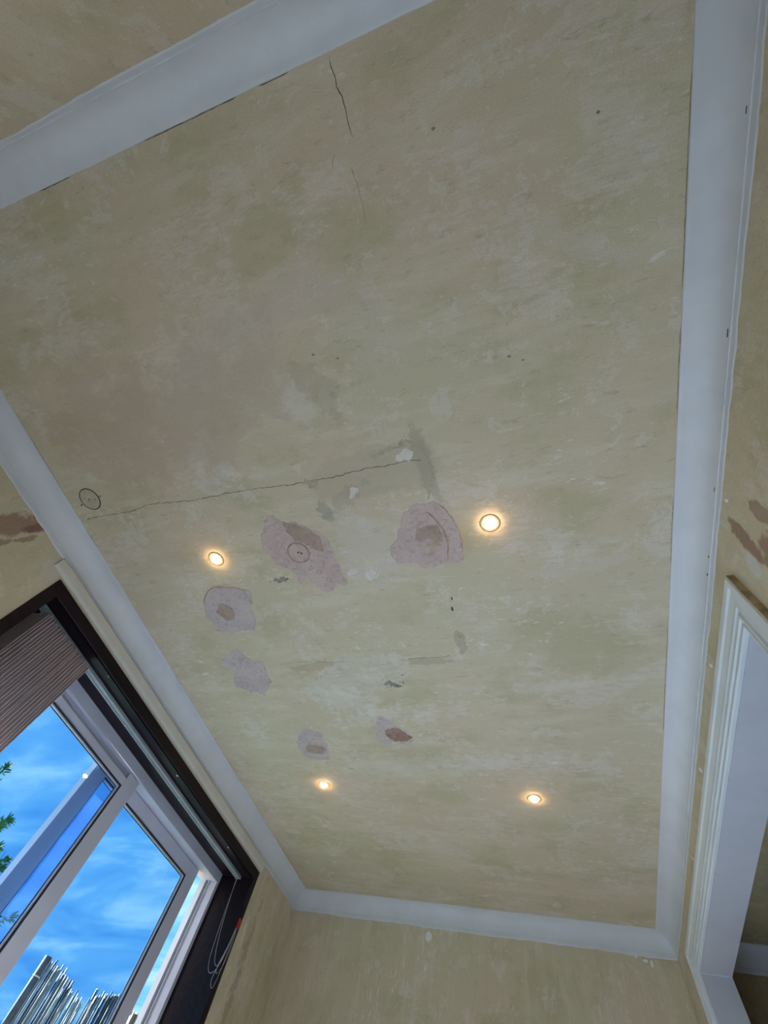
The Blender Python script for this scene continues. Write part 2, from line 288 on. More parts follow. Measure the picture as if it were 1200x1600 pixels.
def patch_mat(name, a, b, seed, mottle=0.45):
    k = MatBuilder(name)
    off = (seed * 3.1, seed * 1.3, 0)
    n = k.noise(9, 7, 0.62, k.coords(loc=off), 0.6)
    c = k.mix(k.ramp(n, 0.34, 0.66), a, b)
    wv = k.N.new('ShaderNodeTexNoise'); wv.inputs['Scale'].default_value = 26; wv.inputs['Detail'].default_value = 5; wv.inputs['Distortion'].default_value = 2.2
    k.L.new(k.coords(loc=off), wv.inputs['Vector'])
    c = k.mix(k.math('MULTIPLY', k.ramp(wv.outputs[0], 0.54, 0.62), 0.45), c, tuple(v * 0.66 for v in a))
    c = k.mix(k.math('MULTIPLY', k.ramp(k.noise(40, 5, 0.65, k.coords(loc=off)), 0.56, 0.66), mottle), c, (0.62, 0.56, 0.49))
    k.bump(k.math('ADD', wv.outputs[0], k.math('MULTIPLY', k.noise(120, 3), 0.2)), 0.5, 0.004)
    return k.done(c, 0.75, 0.25)
M['pink'] = patch_mat('pink_plaster', (0.48, 0.365, 0.33), (0.54, 0.43, 0.385), 1)
M['mauve'] = patch_mat('mauve_plaster', (0.46, 0.385, 0.37), (0.52, 0.445, 0.425), 2)
M['brown'] = patch_mat('brown_plaster', (0.36, 0.26, 0.205), (0.42, 0.315, 0.25), 3, 0.12)
M['red_brown'] = patch_mat('red_brown_plaster', (0.28, 0.165, 0.13), (0.37, 0.24, 0.19), 4, 0.12)
M['tan'] = patch_mat('tan_filler', (0.41, 0.34, 0.24), (0.48, 0.41, 0.30), 5, 0.12)
M['soot'] = patch_mat('grey_soot', (0.20, 0.19, 0.155), (0.33, 0.31, 0.25), 6, 0.12)
M['white_fill'] = patch_mat('white_filler', (0.60, 0.56, 0.505), (0.655, 0.615, 0.56), 7)
M['crack'] = plain('crack_shadow_dirt', (0.11, 0.09, 0.065), 0.9, 0.1, 0.3, 40)
M['faint'] = plain('hairline_shadow_dirt', (0.26, 0.22, 0.155), 0.9, 0.1, 0.3, 40)  # hairline tone, also painted in as shade along the cornice gaps
M['ink'] = plain('black_joint', (0.012, 0.011, 0.010), 0.8, 0.1, 0.1)
M['paint_white'] = plain('white_paint_splash', (0.72, 0.74, 0.74), 0.5, 0.3, 0.05)
M['bark'] = plain('bark', (0.16, 0.12, 0.08), 0.9, 0.1, 0.3, 30)
M['leaf'] = plain('leaf_green', (0.035, 0.13, 0.05), 0.8, 0.1, 0.4, 6)
M['cane_pale'] = plain('pale_cane', (0.26, 0.25, 0.22), 0.5, 0.3, 0.2, 12)
M['cane_mid'] = plain('grey_cane', (0.12, 0.11, 0.10), 0.6, 0.3, 0.25, 12)
M['cane_dark'] = plain('dark_cane', (0.035, 0.03, 0.028), 0.7, 0.2, 0.3, 12)
M['post'] = plain('weathered_post', (0.09, 0.08, 0.08), 0.8, 0.2, 0.25, 14)
M['wire'] = plain('tie_wire', (0.5, 0.5, 0.48), 0.5, 0.4, 0.1)

# ---------------------------------------------------------------- object helpers
def link(name, me, mat, parent=None, loc=None):
    o = bpy.data.objects.new(name, me); C.objects.link(o)
    if mat is not None and len(me.materials) == 0: me.materials.append(mat)
    if parent is not None: o.parent = parent
    if loc: o.location = loc
    return o
def from_bm(name, bm, mat, parent=None, loc=None, smooth=False):
    bmesh.ops.recalc_face_normals(bm, faces=bm.faces)
    me = bpy.data.meshes.new(name); bm.to_mesh(me); bm.free()
    if smooth:
        for p in me.polygons: p.use_smooth = True
    return link(name, me, mat, parent, loc)
def empty(name, loc=(0, 0, 0)):
    o = bpy.data.objects.new(name, None); C.objects.link(o); o.location = loc; o.empty_display_size = 0.05; return o
def structure(o, label, cat): o['kind'] = 'structure'; o['label'] = label; o['category'] = cat; return o
def thing(o, label, cat, group=None):
    o['label'] = label; o['category'] = cat
    if group: o['group'] = group
    return o
def add_box(bm, x0, x1, y0, y1, z0, z1):
    vs = [bm.verts.new((x, y, z)) for z in (z0, z1) for y in (y0, y1) for x in (x0, x1)]
    for f in ((0, 1, 3, 2), (4, 5, 7, 6), (0, 1, 5, 4), (2, 3, 7, 6), (0, 2, 6, 4), (1, 3, 7, 5)): bm.faces.new([vs[i] for i in f])
def box(name, mat, parent, x0, x1, y0, y1, z0, z1, bevel=0.0):
    bm = bmesh.new(); add_box(bm, x0, x1, y0, y1, z0, z1)
    if bevel: bmesh.ops.bevel(bm, geom=list(bm.edges), offset=bevel, segments=2, affect='EDGES', profile=0.7)
    return from_bm(name, bm, mat, parent)
def sweep(bm, rings, closed=True):
    """rings: list of equally long vertex loops"""
    R = [[bm.verts.new(p) for p in r] for r in rings]
    n = len(R[0])
    for a, b in zip(R, R[1:]):
        for i in range(n if closed else n - 1):
            bm.faces.new((a[i], a[(i + 1) % n], b[(i + 1) % n], b[i]))
    if closed: bm.faces.new(R[0]); bm.faces.new(list(reversed(R[-1])))
def tube(name, pts, r, mat, parent=None, n=6, r1=None):
    bm = bmesh.new(); rings = []
    P = [Vector(p) for p in pts]
    for i, p in enumerate(P):
        t = (P[min(i + 1, len(P) - 1)] - P[max(i - 1, 0)]).normalized()
        u = t.cross(Vector((0.31, 0.17, 0.93)) if abs(t.z) < 0.9 else Vector((1, 0.2, 0))).normalized(); v = t.cross(u)
        rr = r if r1 is None else r + (r1 - r) * i / (len(P) - 1)
        rings.append([p + (u * math.cos(a) + v * math.sin(a)) * rr for a in [2 * math.pi * k / n for k in range(n)]])
    sweep(bm, rings); return from_bm(name, bm, mat, parent, smooth=True)
def smooth_path(pts, k=6):
    P = [Vector(p) for p in pts]; out = []
    for i in range(len(P) - 1):
        a, b, c, d = P[max(i - 1, 0)], P[i], P[i + 1], P[min(i + 2, len(P) - 1)]
        for j in range(k):
            t = j / k
            out.append(0.5 * ((2 * b) + (c - a) * t + (2 * a - 5 * b + 4 * c - d) * t * t + (3 * b - a - 3 * c + d) * t ** 3))
    return out + [P[-1]]
def ragged(pts, amp, step=0.012, seed=0):
    """resample a closed outline and break it up at several scales"""
    rnd = random.Random(seed); P = [Vector((x, y, 0)) for x, y in pts]; out = []
    n = len(P); step = min(step, 0.007)
    for i in range(n):
        a, b, c, d = P[i - 1], P[i], P[(i + 1) % n], P[(i + 2) % n]
        k = max(1, int((c - b).length / step)); nb = (c - b).normalized(); nb = Vector((nb.y, -nb.x, 0))
        for j in range(k):
            t = j / k
            q = 0.5 * ((2 * b) + (c - a) * t + (2 * a - 5 * b + 4 * c - d) * t * t + (3 * b - a - 3 * c + d) * t ** 3)
            w = amp * (1.6 * noise.noise((q.x * 38 + seed, q.y * 38, seed)) + 1.1 * noise.noise((q.x * 95, q.y * 95 + seed, 3)) + rnd.uniform(-0.35, 0.35))
            out.append((q.x + nb.x * w, q.y + nb.y * w))
    return out
def slab(name, outline, top, thick, mat, parent, bevel=0.004):
    """thin trowelled layer hanging under z = top, its edge feathered"""
    bm = bmesh.new(); n = len(outline)
    cx = sum(p[0] for p in outline) / n; cy = sum(p[1] for p in outline) / n
    up = [bm.verts.new((x, y, top)) for x, y in outline]
    lo = []
    for x, y in outline:
        d = math.hypot(x - cx, y - cy) or 1; s = max(0.6, 1 - bevel / d)
        lo.append(bm.verts.new((cx + (x - cx) * s, cy + (y - cy) * s, top - thick)))
    for i in range(n): bm.faces.new((up[i], up[(i + 1) % n], lo[(i + 1) % n], lo[i]))
    ed = [bm.edges.get((lo[i], lo[(i + 1) % n])) for i in range(n)]
    bmesh.ops.triangle_fill(bm, use_beauty=True, use_dissolve=False, edges=ed)
    return from_bm(name, bm, mat, parent)
def ribbon(name, pts, width, top, thick, mat, parent, seed=0, jit=0.0015):
    rnd = random.Random(seed); P = []
    for (x0, y0), (x1, y1) in zip(pts, pts[1:]):
        k = max(1, int(math.hypot(x1 - x0, y1 - y0) / 0.012))
        for j in range(k):
            t = j / k; P.append(Vector((x0 + (x1 - x0) * t + rnd.uniform(-jit, jit), y0 + (y1 - y0) * t + rnd.uniform(-jit, jit), 0)))
    P.append(Vector((*pts[-1], 0)))
    bm = bmesh.new(); rings = []
    for i, p in enumerate(P):
        t = (P[min(i + 1, len(P) - 1)] - P[max(i - 1, 0)]).normalized(); s = Vector((-t.y, t.x, 0))
        w = width * (0.25 if i in (0, len(P) - 1) else rnd.uniform(0.55, 1.2)) / 2
        rings.append([p + s * w + Vector((0, 0, top)), p + Vector((0, 0, top - thick)), p - s * w + Vector((0, 0, top))])
    sweep(bm, rings); return from_bm(name, bm, mat, parent)
def lathe(bm, prof, centre, n=40):
    rings = [[(centre[0] + r * math.cos(2 * math.pi * k / n), centre[1] + r * math.sin(2 * math.pi * k / n), centre[2] + z) for k in range(n)] for r, z in prof]
    R = [[bm.verts.new(p) for p in r] for r in rings]
    for a, b in zip(R, R[1:]):
        for i in range(n): bm.faces.new((a[i], a[(i + 1) % n], b[(i + 1) % n], b[i]))
    return R

# ---------------------------------------------------------------- room shell
WT = 0.37                                                # thickness of the outer wall
XO = XL - WT
def wall(name, mat, label, boxes):
    bm = bmesh.new()
    for b in boxes: add_box(bm, *b)
    return structure(from_bm(name, bm, mat), label, 'wall')
ceiling = box('ceiling', M['ceiling'], None, XL - 0.05, XR + 0.10, YN - 0.1, YF + 0.1, ZC, ZC + 0.12)
structure(ceiling, 'bare beige plaster ceiling with cracks and pink filled patches', 'ceiling')
structure(box('floor_adjoining', plain('dark_unseen_floor', (0.10, 0.09, 0.07), 0.9, 0.1, 0.2, 30), None, XR2, 3.12, YN - 0.25, YF + 0.2, -0.12, -0.002), 'unseen dark floor of the adjoining room', 'floor')  # unseen floor split off and made dark to dim the adjoining room
floor = structure(box('floor', M['floor'], None, XO, XR2, YN - 0.1, YF + 0.2, -0.12, 0), 'pale screed floor of the room', 'floor')
LN = 0.02                                                # lining board thickness
wall('wall_left', M['wall_left'], 'stripped plaster wall around the dark framed window', [
    (XO, XL, YN - 0.1, WY0 - LN, 0, ZC), (XO, XL, WY1 + LN, YF, 0, ZC),
    (XO, XL, WY0 - LN, WY1 + LN, 0, WZ0 - LN), (XO, XL, WY0 - LN, WY1 + LN, WZ1 + LN, ZC)])
wall('wall_right', M['wall_right'], 'stripped plaster wall around the open doorway with reddish brown stain', [
    (XR, XR2, YN - 0.1, DY0, 0, ZC), (XR, XR2, DY1, YF, 0, ZC), (XR, XR2, DY0, DY1, DZ1, ZC)])
wall('wall_far', M['wall_far'], 'plain stripped plaster wall below the lower cornice of the photo', [(XO, XR2, YF, YF + 0.15, 0, ZC)])
wall('wall_near', M['wall_near'], 'stripped plaster wall in the top left corner of the photo', [(XL, XR, YN - 0.15, YN, 0, ZC)])

# ---------------------------------------------------------------- cornices with a ragged painted edge on the wall
def cove_profile():
    pr = [(0.0, 0.0), (COVE, 0.0), (COVE, 0.004), (COVE - 0.003, 0.006)]
    for k in range(1, 10):                               # shallow concave curve
        t = k / 10 * math.pi / 2
        pr.append((COVE - 0.003 - (COVE - 0.010) * math.sin(t) * 0.985, 0.006 + (COVE - 0.013) * (1 - math.cos(t))))
    return pr + [(0.006, COVE - 0.006), (0.006, COVE), (0.0, COVE)]
def cornice(name, p_in, along, label, ends, mat=None):
    """p_in(u, s) -> (x, y): u off the wall, s along it; ends(u) -> (s0, s1)"""
    pr = cove_profile(); bm = bmesh.new(); rings = []
    S = 30
    for j in range(S + 1):
        ring = []
        for u, v in pr:
            s0, s1 = ends(u); s = s0 + (s1 - s0) * j / S; x, y = p_in(u, s)
            w = 0.0016 * noise.noise((s * 2.3, u * 9, v * 9)) if 0 < u < COVE else 0
            ring.append((x, y, ZC - v + w))
        rings.append(ring)
    sweep(bm, rings)
    o = structure(from_bm(name, bm, mat or M['cove']), label, 'cornice')
    for p in o.data.polygons: p.use_smooth = True
    o.data.set_sharp_from_angle(angle=0.6)
    bm = bmesh.new(); rings = []; s0, s1 = ends(0.0); n = int((s1 - s0) / 0.018)
    rnd = random.Random(name)
    for j in range(n + 1):
        s = s0 + (s1 - s0) * j / n
        d = 0.023 + 0.007 * noise.noise((s * 3.1, len(label), 0)) + 0.004 * noise.noise((s * 17, 1, 2)) + rnd.uniform(-0.0012, 0.0012)
        a, b = p_in(0.0, s), p_in(0.0022, s)
        rings.append([(*a, ZC - COVE + 0.002), (*b, ZC - COVE + 0.002), (*b, ZC - COVE - d * 0.8), (*a, ZC - COVE - d)])
    sweep(bm, rings); from_bm('paint_edge', bm, mat or M['cove'], o)
    return o
tl = cornice('trim_1', lambda u, s: (XL + u, s), 'y', 'lilac grey painted cornice above the window', lambda u: (YN + u, YF - u))
tr = cornice('trim_2', lambda u, s: (XR - u, s), 'y', 'pale painted cornice running down the right side above the doorway', lambda u: (YN + u, YF - u))
tf = cornice('trim_3', lambda u, s: (s, YF - u), 'x', 'short pale painted cornice along the lower end of the ceiling', lambda u: (XL + u, XR - u))
tn = cornice('trim_4', lambda u, s: (s, YN + u), 'x', 'wide grey painted cornice crossing the top left corner', lambda u: (XL + u, XR - u))
# shrinkage cracks between cornice and ceiling, their shadow line drawn as dark ribbons
for i, (x0, x1) in enumerate(((-0.83, -0.52), (-0.45, -0.36), (-1.25, -1.12))):
    ribbon('shrinkage_crack', [(x0, YN + COVE + 0.001), ((x0 + x1) / 2, YN + COVE + 0.002), (x1, YN + COVE + 0.001)], 0.0024, ZC, 0.0006, M['crack'], ceiling, 40 + i, 0.0006)
for i, (x, y0, y1) in enumerate(((XL + COVE, 0.50, 0.60), (XL + COVE, 1.45, 1.52), (XL + COVE, 2.2, 2.3), (XR - COVE, -0.35, 0.10), (XR - COVE, 0.2, 0.45), (XR - COVE, 0.75, 1.0), (XR - COVE, 1.3, 1.9), (XL + COVE, 0.05, 0.25))):
    sx = 0.001 if x < 0 else -0.001
    ribbon('shrinkage_crack', [(x + sx, y0), (x + 2 * sx, (y0 + y1) / 2), (x + sx, y1)], 0.0022, ZC, 0.0006, M['faint'], ceiling, 60 + i, 0.0006)
for i, (y, z, ln) in enumerate(((0.68, ZC - 0.078, 0.020), (0.93, ZC - 0.078, 0.010), (1.00, ZC - 0.080, 0.012), (-0.24, ZC - 0.075, 0.02), (0.22, ZC - 0.077, 0.03))):
    bm = bmesh.new(); add_box(bm, XR - 0.0075, XR - 0.0045, y, y + ln * 0.7, z - 0.001, z + 0.0025); from_bm('paint_chip', bm, M['red_brown'] if i < 1 else M['crack'], tr)

# ---------------------------------------------------------------- ceiling repairs and marks (parts of the ceiling)
def patch(outline, mat, label, seed, thick=0.0016, amp=0.0055):
    o = slab('plaster_patch', ragged(outline, amp, 0.012, seed), ZC, thick, mat, ceiling); o['label'] = label; return o
p1 = patch(PATCH_LONG, M['pink'], 'long pink plaster patch with a filled round hole', 1)
slab('brown_smear', ragged(LONG_SMEAR, 0.006, 0.012, 2), ZC - 0.0012, 0.0012, M['brown'], p1)
bm = bmesh.new(); cx, cy = LONG_DISC[0]
R = lathe(bm, [(0.046, -0.002), (0.045, -0.0040), (0.001, -0.0044)], (cx, cy, ZC), 36); bm.faces.new(R[-1]); bm.faces.new(R[0])
from_bm('hole_plug', bm, M['pink'], p1)
bm = bmesh.new(); lathe(bm, [(0.0455, -0.0012), (0.047, -0.0040), (0.0515, -0.0028), (0.0525, -0.0012)], (cx, cy, ZC), 36); from_bm('plug_joint', bm, M['brown'], p1)
for dx, dy in ((0.0, -0.002), (0.013, 0.003)):
    bm = bmesh.new(); R = lathe(bm, [(0.005, -0.0040), (0.004, -0.0054)], (cx + dx, cy + dy, ZC), 10); bm.faces.new(R[-1]); from_bm('screw_hole', bm, M['crack'], p1)
p2 = patch(PATCH_DOME, M['pink'], 'dome shaped pink plaster patch with a brown hollow beside a lit downlight', 3)
slab('brown_hollow', ragged(DOME_CORE, 0.006, 0.01, 4), ZC - 0.0012, 0.0012, M['brown'], p2)
slab('torn_edge', ragged(DOME_LUG, 0.006, 0.008, 5), ZC - 0.0012, 0.0018, M['tan'], p2)
ribbon('trowel_ridge', DOME_RIDGE, 0.009, ZC - 0.0012, 0.0022, M['brown'], p2, 6)
ribbon('trowel_ridge', DOME_RIM, 0.006, ZC - 0.0012, 0.0022, M['brown'], p2, 7)
p3 = patch(PATCH_ROUND, M['mauve'], 'rounded mauve plaster patch with one dark oval spot', 8)
slab('dark_spot', ragged(ROUND_CORE, 0.006, 0.01, 9), ZC - 0.0012, 0.0014, M['brown'], p3)
ribbon('trowel_ridge', [PATCH_ROUND[i] for i in (21, 0, 1, 2, 3, 4, 5)], 0.006, ZC - 0.0012, 0.0020, M['brown'], p3, 10)
p4 = patch(PATCH_PALE, M['mauve'], 'ragged mauve plaster patch with swirled trowel rings', 12, amp=0.009)
cx, cy = PALE_RINGC[0]
for j, r in enumerate((0.022, 0.045, 0.075)):
    ribbon('trowel_ridge', [(cx + r * 1.05 * math.cos(a), cy + r * math.sin(a)) for a in [0.6 * j + 0.35 * q for q in range(14 - 2 * j)]], 0.005, ZC - 0.0012, 0.0016, M['pink'], p4, 13 + j)
p5 = patch(PATCH_SMALL, M['mauve'], 'small mauve plaster patch above the lower left downlight', 16)
slab('dark_spot', ragged(SMALL_CORE, 0.006, 0.01, 17), ZC - 0.0012, 0.0014, M['brown'], p5)
p6 = patch(PATCH_DARK, M['mauve'], 'pointed plaster patch with a dark red brown core', 18)
slab('dark_core', ragged(DARK_CORE, 0.006, 0.01, 19), ZC - 0.0012, 0.0014, M['red_brown'], p6)
for i, (ol, mt, nm) in enumerate(((SMEAR_BAR, 'tan', 'filler_smear'), (SMEAR_CRACK, 'tan', 'filler_smear'), (SMEAR_TAB, 'tan', 'filler_smear'), (WHITE1, 'white_fill', 'filler_dab'), (WHITE2, 'white_fill', 'filler_dab'), (WHITE3, 'white_fill', 'filler_dab'), (WHITE4, 'white_fill', 'filler_dab'))):
    slab(nm, ragged(ol, 0.008, 0.008, 30 + i), ZC, 0.0007, M[mt], ceiling, 0.006)
for i, (ol, cnt) in enumerate(((SMEAR_SOOT, 44), (SMEAR_SOOT2, 30))):
    rnd = random.Random(90 + i); xs = [p[0] for p in ol]; ys = [p[1] for p in ol]; cx = sum(xs) / len(xs); cy = sum(ys) / len(ys)
    slab('soot_mark', ragged([(cx + (x - cx) * 0.55, cy + (y - cy) * 0.55) for x, y in ol], 0.006, 0.007, 50 + i), ZC, 0.0006, M['soot'], ceiling, 0.004)
    for q in range(cnt):
        x = cx + rnd.gauss(0, 0.35) * (max(xs) - min(xs)) * 0.6; y = cy + rnd.gauss(0, 0.35) * (max(ys) - min(ys)) * 0.6; r = rnd.uniform(0.002, 0.007)
        slab('soot_fleck', ragged([(x + r * math.cos(a) * rnd.uniform(.6, 1.5), y + r * math.sin(a) * rnd.uniform(.5, 1.1)) for a in (0, 1, 2, 3, 4, 5)], 0.001, 0.01, q), ZC, 0.0005, M['soot'], ceiling, 0.0008)
ribbon('ceiling_crack', CRACK1, 0.0026, ZC, 0.0006, M['crack'], ceiling, 1, 0.0032)
ribbon('ceiling_crack', CRACK2, 0.0028, ZC, 0.0007, M['crack'], ceiling, 2, 0.002)
ribbon('ceiling_crack', CRACK3, 0.0018, ZC, 0.0006, M['faint'], ceiling, 3)
ribbon('ceiling_crack', CRACK4, 0.0014, ZC, 0.0006, M['faint'], ceiling, 4)
ribbon('ceiling_crack', CRACK5, 0.0026, ZC, 0.0006, M['faint'], ceiling, 5)
ribbon('ceiling_crack', CRACK6, 0.0034, ZC, 0.0006, M['faint'], ceiling, 6)
ribbon('filler_smear', TRAIL, 0.012, ZC, 0.0009, M['tan'], ceiling, 8, 0.004)
for i, (x, y, r) in enumerate(((-0.238, 1.073, 0.006), (-0.246, 1.128, 0.008), (0.37, -0.34, 0.005), (-0.02, -0.43, 0.006), (-0.52, 0.02, 0.006), (-0.44, 0.05, 0.005), (0.10, 0.17, 0.007), (0.14, 0.19, 0.005))):
    slab('nick', ragged([(x + r * math.cos(a) * (0.6 if i < 2 else 1), y + r * math.sin(a) * (1.6 if i < 2 else .7)) for a in (0, 1, 2, 3, 4, 5)], 0.001, 0.01, 70 + i), ZC, 0.0006, M['faint' if i > 1 else 'crack'], ceiling, 0.001)

# flush round cover outlined by a black joint, with its screws
cx, cy = RINGMARK[0]
rp = empty('ceiling_cover_plate', (cx, cy, ZC)); thing(rp, 'flush round ceiling plate outlined in black beside the window cornice', 'cover plate')
bm = bmesh.new(); R = lathe(bm, [(0.049, 0.0), (0.0485, -0.0012), (0.001, -0.0014)], (0, 0, 0), 44); bm.faces.new(R[-1]); bm.faces.new(R[0])
from_bm('plate', bm, plain('plate_plaster', (0.46, 0.40, 0.30), 0.8, 0.2, 0.12, 30), rp)
bm = bmesh.new(); R = lathe(bm, [(0.0485, 0.0), (0.0490, -0.0018), (0.0515, -0.0018), (0.0525, 0.0)], (0, 0, 0), 44); from_bm('black_joint', bm, M['ink'], rp)
for i, (x, y) in enumerate(RINGMARK[1:]):
    bm = bmesh.new(); r = 0.0042 if i in (0, 3, 4) else 0.003
    R = lathe(bm, [(r, 0.0), (r * 0.7, -0.0024)], (x - cx, y - cy, 0), 10); bm.faces.new(R[-1]); from_bm('screw', bm, M['ink'] if i == 0 else M['crack'], rp)

# ---------------------------------------------------------------- downlights
def downlight_meshes():
    bm = bmesh.new(); lathe(bm, [(0.0180, -0.0002), (0.0185, -0.0012), (0.0250, -0.0020), (0.0345, -0.0014), (0.0375, -0.0005), (0.0380, 0.0)], (0, 0, 0), 48)
    bmesh.ops.recalc_face_normals(bm, faces=bm.faces); a = bpy.data.meshes.new('bezel'); bm.to_mesh(a); bm.free(); a.materials.append(M['bezel'])
    for p in a.polygons: p.use_smooth = True
    bm = bmesh.new(); R = lathe(bm, [(0.0160, -0.0004), (0.0160, -0.0080), (0.0150, -0.0110), (0.0120, -0.0134), (0.0065, -0.0148), (0.0008, -0.0152)], (0, 0, 0), 40); bm.faces.new(R[-1]); bm.faces.new(R[0])
    bmesh.ops.recalc_face_normals(bm, faces=bm.faces); b = bpy.data.meshes.new('lamp_lens'); bm.to_mesh(b); bm.free(); b.materials.append(M['lens'])
    for p in b.polygons: p.use_smooth = True
    bm = bmesh.new(); lathe(bm, [(0.0161, -0.0003), (0.0162, -0.0024), (0.0178, -0.0024), (0.0182, -0.0003)], (0, 0, 0), 40)
    bmesh.ops.recalc_face_normals(bm, faces=bm.faces); c = bpy.data.meshes.new('retaining_ring'); bm.to_mesh(c); bm.free(); c.materials.append(M['alu'])
    return a, b, c
DL = downlight_meshes()
for x, y, lab in ((-1.253, 0.742, 'lit round ceiling downlight above the rounded mauve patch near the window'),
                  (-0.036, 0.742, 'brightest round ceiling downlight beside the dome shaped pink patch'),
                  (-1.260, 2.395, 'lit round ceiling downlight below the small mauve patch near the far end'),
                  (-0.035, 2.445, 'lit round ceiling downlight at the lower right of the ceiling')):
    e = empty('downlight', (x, y, ZC)); thing(e, lab, 'downlight', 'recessed ceiling downlights')
    link('bezel', DL[0], None, e); link('lamp_lens', DL[1], None, e); link('retaining_ring', DL[2], None, e)
    ld = bpy.data.lights.new('downlight_beam', 'SPOT'); ld.energy = DOWNLIGHT_WATTS; ld.color = (1.0, 0.86, 0.70); ld.spot_size = math.radians(115); ld.spot_blend = 0.6; ld.shadow_soft_size = 0.02
    lo = bpy.data.objects.new('downlight_beam', ld); C.objects.link(lo); lo.parent = e; lo.location = (0, 0, -0.035)

# ---------------------------------------------------------------- window: dark casing, frame, sliding sashes
XW = -2.184                                              # inner face of the plastic frame
win = empty('window_1', (XL, (WY0 + WY1) / 2, WZ0)); structure(win, 'wide sliding window with dark stained casing and tinted panes', 'window')
wp = lambda name, mat, *b, bevel=0.0: reparent(box(name, mat, None, *b, bevel=bevel), win)
def reparent(o, p):
    o.parent = p; o.matrix_parent_inverse = Matrix.Translation(-p.location) if p.parent is None else Matrix.Identity(4); return o
CW = 0.054
def mitred(name, pts, depth, mat):
    """flat casing board: 4 (y, z) corners at the wall face, standing proud of it"""
    bm = bmesh.new(); rings = []
    for x in (XL, XL + depth): rings.append([(x, y, z) for y, z in pts])
    sweep(bm, rings); bmesh.ops.bevel(bm, geom=list(bm.edges), offset=0.0015, segments=1, affect='EDGES')
    return reparent(from_bm(name, bm, mat), win)
mitred('casing_board', [(WY0 - CW, WZ1 + CW), (WY1 + CW, WZ1 + CW), (WY1, WZ1), (WY0, WZ1)], 0.006, M['wood'])
mitred('casing_board', [(WY0 - CW, WZ0 - CW), (WY0 - CW, WZ1 + CW), (WY0, WZ1), (WY0, WZ0)], 0.006, M['wood'])
mitred('casing_board', [(WY1 + CW, WZ1 + CW), (WY1 + CW, WZ0 - CW), (WY1, WZ0), (WY1, WZ1)], 0.006, M['wood'])
mitred('casing_board', [(WY1 + CW, WZ0 - CW), (WY0 - CW, WZ0 - CW), (WY0, WZ0), (WY1, WZ0)], 0.006, M['wood'])
wp('lining_board', M['wood'], XW, XL + 0.002, WY0, WY1, WZ1 + 0.001, WZ1 + LN)
wp('lining_board', M['wood'], XW, XL + 0.002, WY0 - LN, WY0 - 0.001, WZ0, WZ1)
wp('lining_board', M['wood'], XW, XL + 0.002, WY1 + 0.001, WY1 + LN, WZ0, WZ1)
wp('window_sill', M['wood'], XW, XL + 0.05, WY0, WY1, WZ0 - LN, WZ0)
# a raised lip along the casing, seen as a fine joint
wp('casing_lip', M['wood'], XL - 0.016, XL - 0.006, WY0, WY1, WZ1 - 0.004, WZ1 + 0.001)
for y, x in ((1.20, -1.963), (1.985, -1.972), (2.72, -1.968)):
    bm = bmesh.new(); bmesh.ops.create_icosphere(bm, subdivisions=1, radius=0.008)
    for v in bm.verts: v.co = Vector((v.co.x * 0.7 + x, v.co.y * 1.3 + y, v.co.z * 0.25 + WZ1))
    reparent(from_bm('paint_fleck', bm, M['paint_white']), win)
FR = 0.052; FD = 0.13                                    # frame face width and depth
fy0, fy1, fz0, fz1 = WY0 - LN + 0.002, WY1 + LN - 0.002, WZ0 - LN + 0.002, WZ1 + LN - 0.002
wp('frame_head', M['upvc'], XW - FD, XW, fy0, fy1, WZ1 - FR, fz1, bevel=0.003)
wp('frame_sill', M['upvc'], XW - FD, XW, fy0, fy1, fz0, WZ0 + FR, bevel=0.003)
JY0, JY1 = WY0 + FR, 3.062
wp('frame_jamb', M['upvc'], XW - FD, XW, fy0, JY0, WZ0 + FR, WZ1 - FR)
wp('frame_jamb', M['upvc'], XW - FD, XW, JY1, fy1, WZ0 + FR, WZ1 - FR)
for dx in (0.055, 0.080): wp('track_rib', M['upvc'], XW - dx - 0.004, XW - dx, JY1 - 0.016, JY1, WZ0 + FR, WZ1 - FR)
wp('track_channel', M['gasket'], XW - 0.074, XW - 0.066, JY1 - 0.003, JY1, WZ0 + FR, WZ1 - FR)
z0, z1 = WZ0 + FR, WZ1 - FR
